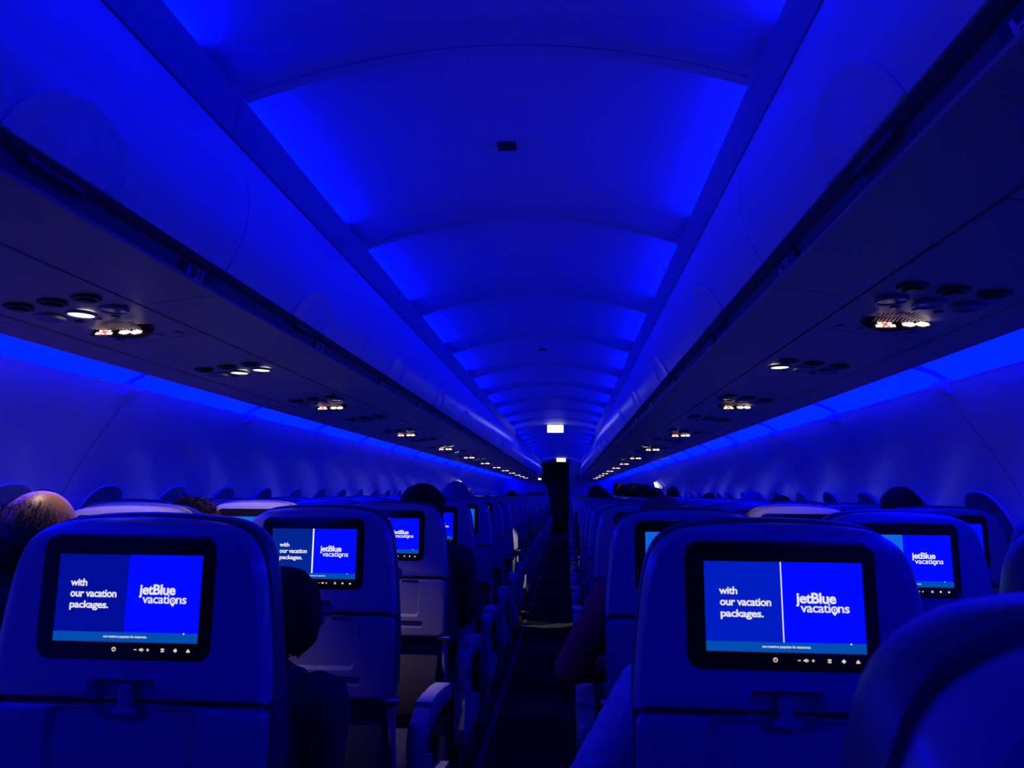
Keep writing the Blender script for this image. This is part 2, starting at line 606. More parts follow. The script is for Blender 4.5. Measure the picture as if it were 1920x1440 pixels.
proto = {s: make_bin(s) for s in (-1, 1)}
nb = 0
for s in (-1, 1):
    for k in range(-3, 19):
        o = proto[s] if k == -3 else copy_tree(proto[s])
        o.location = (0, Y0 - 0.035 + k * P, 0)
        i = k + 3
        if k < -1:
            tag(o, 'overhead bin behind the %s edge of the view, %s back' % (SIDE[s], 'first' if k == -2 else 'second'), 'overhead bin', 'overhead bins')
        else:
            tag(o, 'closed overhead bin with curved door, %s along the %s side of the cabin' % (ORD[k + 1], SIDE[s]), 'overhead bin', 'overhead bins along the %s side' % SIDE[s])

# row number plates in the handle channels
seat_icon = [(0.0, 0.0), (0.004, 0.0), (0.010, 0.012), (0.020, 0.012), (0.020, 0.016), (0.009, 0.016), (0.006, 0.030), (0.0, 0.030)]
for s in (-1, 1):
    for k in range(0, 24):
        num = str(24 - k)
        y = 0.655 + 0.805 * k
        if s < 0 and k == 0:
            continue
        rt = empty('row_number_plate', (s * 0.6330, y, 1.7085))
        pl = MB()
        rot = Matrix.Rotation(-s * 0.28, 3, 'Y')
        pl.box((-s * 0.002, 0, 0), (0.003, 0.13, 0.030), 0, rot)
        pl.build('plate', M['dark'], rt)
        vs, fs, bb = text_mesh(num, 0.02)
        tx = MB()

        def fn(u, v):
            p = rot @ Vector((-s * 0.0045, s * -1 * (u - 0.012), v - 0.0135))
            return p
        place_text(tx, vs, fs, bb, fn, h=0.027)
        tx.add([fn(u - 0.032, v * 0.75) for u, v in seat_icon], [tuple(range(len(seat_icon)))])
        tx.build('row_number', M['number'], rt, 0)
        tag(rt, 'row number plate reading %s under the %s overhead bins' % (num, SIDE[s]), 'sign', 'row number plates')


# ------------------------------------------------------------------ passenger service panels
def make_psu(s, sign, lit):
    root = empty('service_panel')
    zc = 1.645

    def Pn(x, y, d=0.0):
        return (s * x, y, zb(x) - d)
    L = 0.8196
    b = MB()
    x0, x1 = 0.8070, 1.0890
    for ya, yb in ((-0.20, 0.298), (0.3025, L - 0.2035)):
        b.extr([(x0, zb(x0)), (x1, zb(x1)), (x1, zb(x1) + 0.02), (x0, zb(x0) + 0.02)], ya, yb, s)
    b.build('panel', M['psu'], root)
    nrm = (0, 0, -1)
    for j, x in enumerate((0.868, 0.945, 1.022)):
        v = MB()
        v.ring(Pn(x, -0.095, 0.0), 0.030, 0.020, nrm, 0.005, 0)
        v.disc(Pn(x, -0.095, 0.0005), 0.021, nrm, 0, 1)
        v.disc(Pn(x, -0.095, 0.0), 0.013, nrm, 0.010, 0, 16)
        v.build('air_vent', [M['dark'], M['hole']], root)
        v = MB()
        v.ring(Pn(x, 0.0, 0.0), 0.034, 0.027, nrm, 0.006, 0)
        v.disc(Pn(x, 0.0, 0.001), 0.0275, nrm, 0.0045, 1)
        v.build('reading_light', [M['psu'], M['lens'] if j in lit else M['lensoff']], root)
    v = MB()
    for j, x in enumerate((0.90, 0.945, 0.99)):
        v.disc(Pn(x, 0.058), 0.010, nrm, 0.003, 0, 14)
    v.build('call_button', M['dark'], root)
    if sign:
        pod = MB()
        c = Vector(Pn(0.945, 0.175))
        rings = []
        n = 32
        for q in range(6):
            a = q / 5 * PI / 2
            rings.append([(c.x + 0.076 * math.cos(a) * math.cos(2 * PI * i / n), c.y - 0.008 + 0.036 * math.cos(a) * math.sin(2 * PI * i / n) + 0.010 * math.sin(a), c.z + 0.001 - 0.026 * math.sin(a)) for i in range(n)])
        pod.loft(rings, 0, False, True)
        # fine flutes of the lens in front of the sign
        for i in range(15):
            x = -0.065 + i * 0.0093
            pod.tube([(c.x + x, c.y - 0.085, c.z - 0.001), (c.x + x * 0.97, c.y - 0.060, c.z - 0.004), (c.x + x * 0.94, c.y - 0.040, c.z - 0.008)], 0.0018, 1, 6)
        pd = pod.build('sign_pod', [M['podred'], M['psu']], root)
        ic = MB()
        rot = Matrix.Rotation(math.radians(-32), 3, 'X')

        def q(u, v, d=0.0):
            p = rot @ Vector((u, -0.0015 - d, v))
            return (c.x + p.x, c.y - 0.037 + p.y, c.z - 0.016 + p.z)

        def poly(pts, mi=0, d=0.0):
            ic.add([q(u, v, d) for u, v in pts], [tuple(range(len(pts)))], mi)
        # dark tilted face, two lit pictograms: cigarette with a red cross, seat belt
        poly([(-0.066, -0.012), (0.066, -0.012), (0.066, 0.013), (-0.066, 0.013)], 2, -0.0008)
        poly([(-0.056, -0.008), (-0.012, -0.008), (-0.012, 0.000), (-0.056, 0.000)])
        poly([(-0.050, 0.002), (-0.018, 0.002), (-0.018, 0.008), (-0.050, 0.008)])
        for sg in (-1, 1):
            poly([(-0.046, -sg * 0.011), (-0.041, -sg * 0.011), (-0.022, sg * 0.011), (-0.027, sg * 0.011)], 1, 0.0006)
        for sg in (-1, 1):
            cx = 0.034
            poly([(cx + sg * 0.003, -0.005), (cx + sg * 0.014, -0.008), (cx + sg * 0.030, -0.004), (cx + sg * 0.030, 0.004), (cx + sg * 0.014, 0.009), (cx + sg * 0.003, 0.005)])
        poly([(0.032, -0.003), (0.036, -0.003), (0.036, 0.003), (0.032, 0.003)], 0, 0.0003)
        ic.build('sign_icons', [M['signglow'], M['signred'], M['hole']], pd, 0)
        gr = MB()
        for i in range(4):
            gr.disc(Pn(0.86 + i * 0.055, 0.262), 0.016, nrm, 0.002, 0, 14)
        gr.build('speaker_grille', M['psu'], root)
    return root


LIT = {(-1, 0): (2,), (-1, 1): (1,), (-1, 2): (0, 1), (1, 2): (0,), (-1, 7): (0, 1), (-1, 8): (1,), (1, 7): (0,), (-1, 10): (0, 1), (1, 10): (0,), (-1, 12): (1,), (1, 13): (0, 1), (-1, 15): (0,), (1, 16): (1,), (-1, 19): (0, 1), (1, 20): (0, 1)}
cache = {}
for s in (-1, 1):
    for k in range(0, 25):
        y = 0.722 + 0.8125 * k
        sign = (k % 2 == 1)
        lit = LIT.get((s, k), ())
        key = (s, sign, lit)
        if key in cache:
            o = copy_tree(cache[key])
        else:
            o = cache[key] = make_psu(s, sign, lit)
        o.location = (0, y, 0)
        tag(o, 'ceiling service panel with air vents%s, %s along the %s side' % (' and lit seat belt sign' if sign else '', ORD[k], SIDE[s]), 'service panel', 'service panels under the %s bins' % SIDE[s])
        for j in lit:
            x = (0.868, 0.945, 1.022)[j]
            ld = bpy.data.lights.new('reading_spot', 'SPOT')
            ld.energy = {(-1, 0): 15, (-1, 1): 20, (-1, 2): 24, (1, 2): 9, (-1, 7): 6}.get((s, k), 3.0)
            ld.color = WARM
            ld.spot_size = math.radians(84 if j < 2 else 52)
            ld.spot_blend = 0.8
            ld.shadow_soft_size = 0.02
            lo = bpy.data.objects.new('reading_spot', ld)
            COL.objects.link(lo)
            lo.location = (s * x, y, zb(x) - 0.012)
            tgt = Vector((s * (x + (0.10 if j < 2 else 0.75)), y + 0.30, 0.75))
            if (s, k, j) == (-1, 7, 0):      # this one is turned to the aisle
                tgt = Vector((-0.02, 7.19, 0.0))
                ld.spot_size = math.radians(17)
                ld.spot_blend = 0.3
                ld.energy = 210
                ld.color = (1.0, 0.88, 0.74)
            if (s, k, j) == (-1, 2, 0):
                tgt = Vector((-0.40, y + 0.16, 0.62))
                ld.spot_size = math.radians(44)
            if (s, k, j) == (1, 7, 0):       # the lamp across the aisle catches the sneaker
                tgt = Vector((-0.16, 7.30, 0.05))
                ld.spot_size = math.radians(15)
                ld.energy = 70
                ld.color = (1.0, 0.88, 0.74)
            if (s, k, j) == (-1, 7, 1):      # added lamp, put in to light the raised hand
                tgt = Vector((-0.70, 6.30, 1.20))
                ld.spot_size = math.radians(50)
            lo.rotation_euler = (tgt - lo.location).to_track_quat('-Z', 'Y').to_euler()


# ------------------------------------------------------------------ seats
def outline(inset, zbot=0.918, grow=0.0, growx=0.0):
    half = [(0.2220, zbot), (0.2220, zbot + 0.03), (0.2190, 0.985), (0.2140, 1.035), (0.2075, 1.085), (0.1985, 1.128), (0.1850, 1.158), (0.1640, 1.1765), (0.1330, 1.1880), (0.0700, 1.1945), (0.0, 1.1965)]
    h = spline(half, 3)
    pts = h + [(-x, z) for x, z in h[-2::-1]]
    zm = (zbot + 1.197) / 2
    hz = (1.197 - zbot) / 2
    return [(x * (1 - (inset - growx) / 0.222), zm + (z - zm) * (1 - (inset - grow) / hz)) for x, z in pts]


def rrect(cx, cz, w2, h2, r, n=5, top=None):
    out = []
    for sx, sz, a0 in ((1, 1, 0), (-1, 1, PI / 2), (-1, -1, PI), (1, -1, 1.5 * PI)):
        for k in range(n + 1):
            t = a0 + PI / 2 * k / n
            out.append((cx + sx * (w2 - r) + r * math.cos(t), cz + sz * (h2 - r) + r * math.sin(t)))
    return out


def at_y(pts, y):
    return [(x, y, z) for x, z in pts]


def shell_meshes():
    D = {}
    sh = MB()
    sh.loft([at_y(outline(0.004), 0.050), at_y(outline(0.0), 0.030), at_y(outline(0.0025), 0.013), at_y(outline(0.009), 0.004), at_y(outline(0.018), 0.0008), at_y(outline(0.030), 0.0)])
    me = sh.mesh('shell', M['shell'], 40)
    tr = MB()

    def to(i):
        return rrect(0, 0.809, 0.2205 - i, 0.1055 - i, 0.022)
    tr.loft([at_y(to(0.002), 0.040), at_y(to(0.0), 0.016), at_y(to(0.0015), 0.009), at_y(to(0.006), 0.005), at_y(to(0.012), 0.004)])
    mt = tr.mesh('tray', M['tray'], 40)
    # finger cup for the tray latch, cut through shell and tray
    cup = [(-0.052, 0.944), (-0.046, 0.952), (0.046, 0.952), (0.052, 0.944), (0.056, 0.925), (0.052, 0.905), (0.040, 0.893), (0.022, 0.887), (-0.022, 0.887), (-0.040, 0.893), (-0.052, 0.905), (-0.056, 0.925)]
    cc = (0, 0.920)
    c1 = MB()

    def sc(f):
        return [(x * f, cc[1] + (z - cc[1]) * f) for x, z in cup]
    c1.loft([at_y(sc(1.12), -0.02), at_y(sc(1.06), 0.001), at_y(sc(1.0), 0.008), at_y(sc(0.88), 0.026)])
    cm = c1.mesh('cup', M['tray'], 0)
    D['shell'] = cut(me, cm, 'shell')
    u = MB()
    u.loft([at_y(rrect(0, 0.846, 0.1300, 0.080, 0.022), -0.01), at_y(rrect(0, 0.846, 0.1150, 0.060, 0.012), 0.0145)])
    u2 = MB()
    u2.loft([at_y(rrect(0, 0.751, 0.1420, 0.0170, 0.012), -0.01), at_y(rrect(0, 0.751, 0.1330, 0.0080, 0.006), 0.0145)])
    mt = cut(mt, cm, 'tray')
    mt = cut(mt, u.mesh('u', M['tray'], 0), 'tray')
    mt = cut(mt, u2.mesh('u2', M['tray'], 0), 'tray')
    D['tray'] = mt
    lt = MB()
    lt.rbox((0, 0.016, 0.924), (0.022, 0.016, 0.046), 0.005)
    lt.rbox((0, 0.012, 0.905), (0.040, 0.010, 0.012), 0.004)
    D['latch'] = lt.mesh('latch', M['tray'], 40)
    bz = MB()

    def bo(i):
        return rrect(-0.004, 1.076, 0.1400 - i, 0.0935 - i, 0.022)
    bz.loft([at_y(bo(0.0), 0.012), at_y(bo(0.0), -0.0005), at_y(bo(0.0012), -0.0018), at_y(bo(0.003), -0.0022)])
    D['bezel'] = bz.mesh('bezel', M['bezel'], 30)
    return D


TX = {t: text_mesh(t, b) for t, b in (('with', 0.024), ('our vacation', 0.024), ('packages.', 0.024), ('jetBlue', 0.028), ('vacati', 0.012), ('ns', 0.012), ('con nuestros paquetes de vacaciones.', 0.012))}
SW, SH = 0.2316, 0.1304
SCX, SCZ = 0.0, 1.0745


def display_mesh(kind):
    """kind: 'plain' no divider, 'thin', 'thick', 'sky' pale left half"""
    m = MB()
    yy = -0.0026
    L, T = SCX - SW / 2, SCZ + SH / 2

    def q(u, v, d=0):
        return (L + u * SW, yy - d * 0.0002, T - v * SH)

    def rect(u0, v0, u1, v1, mi, d=0):
        m.add([q(u0, v0, d), q(u1, v0, d), q(u1, v1, d), q(u0, v1, d)], [(0, 1, 2, 3)], mi)
    left = {'plain': 0, 'thin': 1, 'thick': 6, 'sky': 3, 'skyall': 3}[kind]
    rect(0, 0, 0.49, 0.89, left)
    rect(0.49, 0, 1, 0.89, 3 if kind == 'skyall' else 2)
    rect(0, 0.89, 1, 1, 4)
    if kind == 'skyall':
        for i in range(5):
            rect(0.12 + i * 0.02, 0.1 + 0.03 * (i % 2), 0.125 + i * 0.02, 0.22 + 0.05 * (i % 2), 0, 1)
        return m.mesh('display', [M['navy'], M['navy2'], M['blue'], M['sky'], M['teal'], M['white'], M['navy3']], 0)
    if kind == 'thin':
        rect(0.486, 0, 0.493, 0.89, 5, 1)
    if kind == 'thick':
        rect(0.480, 0, 0.498, 0.89, 5, 1)

    def line(t, u0, u1, vb, h=None):
        vs, fs, bb = TX[t]
        w = (u1 - u0) * SW
        sx = w / (bb[1] - bb[0])
        sy = h / (bb[3] - bb[2]) if h else sx
        m.add([(L + u0 * SW + (x - bb[0]) * sx, yy - 0.0006, T - vb * SH + y * sy) for x, y, z in vs], fs, 5)
    line('with', 0.092, 0.209, 0.366, 0.0112)
    line('our vacation', 0.096, 0.420, 0.492, 0.0112)
    line('packages.', 0.098, 0.370, 0.618, 0.0143)
    line('jetBlue', 0.575, 0.828, 0.452, 0.0205)
    line('vacati', 0.603, 0.789, 0.553, 0.0128)
    line('ns', 0.836, 0.908, 0.553, 0.0092)
    line('con nuestros paquetes de vacaciones.', 0.352, 0.655, 0.951, 0.0050)
    # the map pin standing for the letter o
    c = Vector((L + 0.814 * SW, yy - 0.0006, T - 0.524 * SH))
    n = 20
    ro, ri = 0.0052, 0.0031
    R0 = [(c.x + ro * math.cos(2 * PI * i / n), c.y, c.z + ro * math.sin(2 * PI * i / n)) for i in range(n)]
    R1 = [(c.x + ri * math.cos(2 * PI * i / n), c.y, c.z + ri * math.sin(2 * PI * i / n)) for i in range(n)]
    m.loft([R0, R1], 5, False, False)
    m.add([(c.x + 0.0014 * math.cos(2 * PI * i / 10), c.y, c.z + 0.0014 * math.sin(2 * PI * i / 10)) for i in range(10)], [tuple(range(10))], 5)
    m.add([(c.x - 0.0042, c.y, c.z - 0.0032), (c.x + 0.0042, c.y, c.z - 0.0032), (c.x, c.y, c.z - 0.0086)], [(0, 1, 2)], 5)
    p = Vector(q(0.905, 0.893))
    m.add([(p.x + 0.0013 * math.cos(2 * PI * i / 10), yy - 0.0008, p.z + 0.0013 * math.sin(2 * PI * i / 10)) for i in range(10)], [tuple(range(10))], 5)
    return m.mesh('display', [M['navy'], M['navy2'], M['blue'], M['sky'], M['teal'], M['white'], M['navy3']], 0)


DISP = {k: display_mesh(k) for k in ('plain', 'thin', 'thick', 'sky', 'skyall')}
SHELL = shell_meshes()


def icon_meshes():
    """touch buttons below the display: power, minus, speaker, plus, screen, lamp, call"""
    z = SCZ - SH / 2 - 0.0107
    L = SCX - SW / 2
    y = -0.0026
    out = []

    def fin(m):
        out.append(m.mesh('button', M['icon'], 0))

    def poly(m, cx, pts):
        m.add([(cx + a, y, z + b) for a, b in pts], [tuple(range(len(pts)))])

    def X(u):
        return L + u * SW
    m = MB()
    n = 16
    m.loft([[(X(0.432) + r * math.cos(2 * PI * i / n), y, z + r * math.sin(2 * PI * i / n)) for i in range(n)] for r in (0.0034, 0.0021)], 0, False, False)
    poly(m, X(0.432), [(-0.0005, 0.0), (0.0005, 0.0), (0.0005, 0.003), (-0.0005, 0.003)])
    fin(m)
    m = MB()
    poly(m, X(0.580), [(-0.0022, -0.0006), (0.0022, -0.0006), (0.0022, 0.0006), (-0.0022, 0.0006)])
    fin(m)
    m = MB()
    poly(m, X(0.622), [(-0.0035, -0.0012), (-0.0015, -0.0012), (0.001, -0.0030), (0.001, 0.0030), (-0.0015, 0.0012), (-0.0035, 0.0012)])
    poly(m, X(0.622), [(0.0018, -0.002), (0.0034, -0.001), (0.0034, 0.001), (0.0018, 0.002)])
    fin(m)
    m = MB()
    poly(m, X(0.666), [(-0.0022, -0.0006), (0.0022, -0.0006), (0.0022, 0.0006), (-0.0022, 0.0006)])
    poly(m, X(0.666), [(-0.0006, -0.0022), (0.0006, -0.0022), (0.0006, 0.0022), (-0.0006, 0.0022)])
    fin(m)
    m = MB()
    poly(m, X(0.767), [(-0.0025, -0.0026), (0.0025, -0.0026), (0.0025, -0.0008), (-0.0025, -0.0008)])
    poly(m, X(0.767), [(-0.0025, 0.0002), (0.0025, 0.0002), (0.0025, 0.0026), (-0.0025, 0.0026)])
    fin(m)
    m = MB()
    poly(m, X(0.855), [(-0.003, -0.0006), (0.0, -0.003), (0.0025, -0.001), (0.0025, 0.001), (0.0, 0.003), (-0.003, 0.0006)])
    fin(m)
    m = MB()
    poly(m, X(0.942), [(-0.0032, -0.0024), (0.0032, -0.0024), (0.0022, 0.0002), (0.0, 0.0026), (-0.0022, 0.0002)])
    fin(m)
    return out


ICONS = icon_meshes()


def soft_mesh():
    D = {}
    # backrest with head part, behind the shell (towards the passenger)
    b = MB()

    def bo(i, y, zlow, ix=0.0):
        o = outline(i, 0.918, 0.0075, 0.002 - ix)
        top = [p for p, q0 in zip(o, outline(0.0)) if q0[1] > 0.955]
        # continue down to the seat
        pts = [(0.225 - i, zlow + 0.04 + i), (0.205 - i, zlow + i)]
        q = 0.222 / 0.245
        top = [(x / q, z) for x, z in top]
        return [(x * q, y, z) for x, z in ([(-0.205 + i, zlow + i), (-0.225 + i, zlow + 0.04 + i), (-0.243 + i, 0.70), (-0.245 + i, 0.85)][::1] + top[::-1] + [(0.245 - i, 0.85), (0.243 - i, 0.70), (0.225 - i, zlow + 0.04 + i), (0.205 - i, zlow + i)])]
    b.loft([bo(0.010, 0.044, 0.44, 0.0), bo(0.002, 0.048, 0.44, 0.0), bo(0.0, 0.062, 0.44, 0.001), bo(0.002, 0.095, 0.44, 0.006), bo(0.006, 0.120, 0.44, 0.010), bo(0.016, 0.150, 0.44, 0.014), bo(0.040, 0.166, 0.44, 0.010)])
    D['backrest'] = b.mesh('backrest', M['leather'], 50)
    h = MB().rbox((0, 0.152, 1.105), (0.25, 0.055, 0.135), 0.026)
    D['headrest'] = h.mesh('headrest', M['leather'], 50)
    c = MB().rbox((0, 0.36, 0.418), (0.455, 0.44, 0.105), 0.04)
    D['cushion'] = c.mesh('seat_cushion', M['leather'], 50)
    f = MB()
    f.rbox((0, 0.36, 0.365), (0.46, 0.46, 0.05), 0.012)
    f.tube([(-0.230, 0.20, 0.345), (0.230, 0.20, 0.345)], 0.022)
    f.tube([(-0.230, 0.52, 0.345), (0.230, 0.52, 0.345)], 0.022)
    D['pan'] = f.mesh('seat_pan', M['frame'], 40)
    lg = MB()
    lg.tube([(0, 0.17, 0.34), (0, 0.10, 0.18), (0, 0.06, 0.01)], [0.020, 0.018, 0.020])
    lg.rbox((0, 0.07, 0.012), (0.05, 0.09, 0.024), 0.006)
    D['leg'] = lg.mesh('leg', M['frame'], 40)
    lg = MB()
    lg.tube([(0, 0.54, 0.34), (0, 0.55, 0.18), (0, 0.54, 0.01)], [0.020, 0.018, 0.020])
    lg.rbox((0, 0.54, 0.012), (0.05, 0.09, 0.024), 0.006)
    D['leg2'] = lg.mesh('leg', M['frame'], 40)
    p = MB()
    p.loft([[(-0.19, 0.045, 0.655), (0.19, 0.045, 0.655), (0.20, 0.070, 0.655), (-0.20, 0.070, 0.655)], [(-0.19, 0.022, 0.60), (0.19, 0.022, 0.60), (0.20, 0.07, 0.60), (-0.20, 0.07, 0.60)], [(-0.18, 0.018, 0.48), (0.18, 0.018, 0.48), (0.19, 0.07, 0.48), (-0.19, 0.07, 0.48)], [(-0.17, 0.035, 0.42), (0.17, 0.035, 0.42), (0.17, 0.07, 0.42), (-0.17, 0.07, 0.42)]])
    p.tube([(-0.19, 0.043, 0.657), (0.19, 0.043, 0.657)], 0.008)
    D['pocket'] = p.mesh('literature_pocket', M['pocket'], 40)
    a = MB()
    a.tube([(0, 0.030, 0.708), (0, 0.060, 0.56), (0, 0.13, 0.42)], [0.011, 0.010, 0.010])
    D['trayarm'] = a.mesh('tray_arm', M['arm'], 40)
    a = MB().tube([(-0.022, 0.018, 0.700), (0.022, 0.018, 0.700)], 0.011)
    D['hinge'] = a.mesh('tray_hinge', M['chrome'], 40)
    # armrest: curved beam from the backrest forwards, with pad
    arm = MB()
    path = [(0.100, 0.560, 0.060), (0.140, 0.590, 0.066), (0.200, 0.606, 0.062), (0.30, 0.608, 0.052), (0.42, 0.602, 0.046), (0.52, 0.590, 0.040), (0.56, 0.575, 0.024)]
    rings = []
    for y, z, hh in path:
        rings.append([(x * 0.5, y, z + zz * hh / 2) for x, zz in ((-0.042, 1), (-0.05, 0.8), (-0.05, -0.8), (-0.042, -1), (0.042, -1), (0.05, -0.8), (0.05, 0.8), (0.042, 1))])
    arm.loft(rings)
    arm.rbox((0, 0.125, 0.56), (0.047, 0.075, 0.13), 0.02)
    D['armrest'] = arm.mesh('armrest', M['arm'], 50)
    pad = MB()
    rings = []
    for y, z, hh in path[2:]:
        rings.append([(x * 0.5, y, z + hh / 2 + d) for x, d in ((-0.052, 0.000), (-0.054, 0.008), (-0.044, 0.014), (0.044, 0.014), (0.054, 0.008), (0.052, 0.000))])
    pad.loft(rings)
    D['armpad'] = pad.mesh('armrest_pad', M['armpad'], 50)
    e = MB()
    e.loft([[(-0.020, y, z) for y, z in ((0.10, 0.50), (0.16, 0.525), (0.24, 0.50), (0.30, 0.40), (0.56, 0.37), (0.585, 0.33), (0.56, 0.29), (0.12, 0.29), (0.08, 0.36))],
            [(0.020, y, z) for y, z in ((0.10, 0.50), (0.16, 0.525), (0.24, 0.50), (0.30, 0.40), (0.56, 0.37), (0.585, 0.33), (0.56, 0.29), (0.12, 0.29), (0.08, 0.36))]])
    D['endbay'] = e.mesh('side_panel', M['arm'], 40)
    return D


SOFT = soft_mesh()


def make_seat(kind, s, col, near=False):
    r = empty('airplane_seat')
    sh = link('shell', SHELL['shell'], r)
    bz = link('screen', SHELL['bezel'], r)
    link('display', DISP[kind], bz)
    if near:
        for me in ICONS:
            link('button', me, bz)
    tr = link('tray_table', SHELL['tray'], r)
    link('latch', SHELL['latch'], tr)
    for x in (-0.215, 0.215):
        o = link('tray_arm', SOFT['trayarm'], r)
        o.location.x = x
        h = link('hinge', SOFT['hinge'], o)
    link('backrest', SOFT['backrest'], r)
    link('headrest', SOFT['headrest'], r)
    link('seat_cushion', SOFT['cushion'], r)
    link('seat_pan', SOFT['pan'], r)
    link('literature_pocket', SOFT['pocket'], r)
    arms = [-s]
    for q in arms:
        a = link('armrest', SOFT['armrest'], r)
        a.location.x = q * 0.268
        link('armrest_pad', SOFT['armpad'], a)
    if col == 0:
        o = link('side_panel', SOFT['endbay'], r)
        o.location.x = -s * 0.268
    if col != 1:
        x = -s * 0.20
        for k2 in ('leg', 'leg2'):
            o = link('leg', SOFT[k2], r)
            o.location.x = x
    return r


XS = (0.499, 1.040, 1.565)
YL, YR, PITCHY = 1.0941, 1.1333, 0.8196
NROW = 23
SKIND = {(-1, 0, 0): 'plain', (-1, 1, 0): 'thick', (-1, 2, 0): 'thick', (-1, 3, 0): 'thin', (1, 0, 0): 'thin', (1, 1, 0): 'skyall', (1, 1, 1): 'sky',
         (-1, 2, 1): 'skyall', (1, 2, 2): 'plain', (-1, 4, 0): 'skyall', (-1, 5, 0): 'skyall'}
PLACE = ('aisle', 'middle', 'window')
prot = {}


def seat_y(s, k):
    return (YL if s < 0 else YR) + PITCHY * k


for s in (-1, 1):
    for k in range(-1, NROW):
        for c in range(3):
            if k == -1 and not (s > 0 and c == 0):
                continue
            if k == 0 and c == 2:
                continue
            kind = SKIND.get((s, k, c), 'thin')
            near = k < 5
            key = (s, c, kind, near)
            if key in prot:
                o = copy_tree(prot[key])
            else:
                o = prot[key] = make_seat(kind, s, c, near)
            o.location = (s * XS[c] + (0.001 if k == -1 else 0.034 if (s, k, c) == (1, 0, 1) else 0.0), seat_y(s, k) - (0.050 if k == -1 else 0), 0)
            if k == -1:
                tag(o, 'blurred airplane seat cut off by the lower right corner, nearest of all', 'seat', 'airplane seats')
            else:
                tag(o, 'grey airplane seat with seat-back screen, %s place %s of the aisle, %s row' % (PLACE[c], SIDE[s], ORD[k]), 'seat', 'airplane seats %s of the aisle' % SIDE[s])

# ------------------------------------------------------------------ passengers
def capsule(mb, p0, r0, p1, r1, n=14):
    p0, p1 = Vector(p0), Vector(p1)
    d = (p1 - p0)
    L = d.length
    d = d / L
    a = Vector((0, 0, 1)) if abs(d.z) < 0.9 else Vector((1, 0, 0))
    u = d.cross(a).normalized()
    v = d.cross(u)
    rings = []
    for i in range(1, 5):
        t = -PI / 2 + PI / 2 * i / 4
        rings.append((p0 + d * r0 * math.sin(t), r0 * math.cos(t)))
    for i in range(0, 4):
        t = PI / 2 * i / 4
        rings.append((p1 + d * r1 * math.sin(t), r1 * math.cos(t)))
    mb.loft([[tuple(c + (u * math.cos(2 * PI * k / n) + v * math.sin(2 * PI * k / n)) * r) for k in range(n)] for c, r in rings])


def ellipsoid(mb, c, r, rot=None, n=20, m=12, fn=None):
    rings = []
    for i in range(m):
        t = -PI / 2 + PI * (i + 0.5) / m
        ring = []
        for k in range(n):
            p = Vector((r[0] * math.cos(t) * math.cos(2 * PI * k / n), r[1] * math.cos(t) * math.sin(2 * PI * k / n), r[2] * math.sin(t)))
            if fn:
                p = fn(p)
            if rot is not None:
                p = rot @ p
            ring.append(tuple(p + Vector(c)))
        rings.append(ring)
    mb.loft(rings)


POSES = {
    'upright': {},
    'elbow_out': dict(elbow_l=(-0.300, 0.30, 0.725), wrist_l=(-0.13, 0.50, 0.685)),
    'leg_out': dict(knee_r=(0.19, 0.70, 0.58), ankle_r=(0.300, 0.675, 0.105), toe_r=(0.270, 0.50, 0.045)),
    'hand_up': dict(elbow_l=(-0.27, 0.40, 1.00), wrist_l=(-0.215, 0.30, 1.185), hand_dir_l=(0.25, -0.1, 0.9)),
    'slouch': dict(lean=0.14, fwd=0.20, k=0.79, head=(0.25, 0.25, 0.0)),
    'leaning': dict(lean=0.15, fwd=0.06, k=0.98, head=(0.30, 0.05, 0.0)),
}


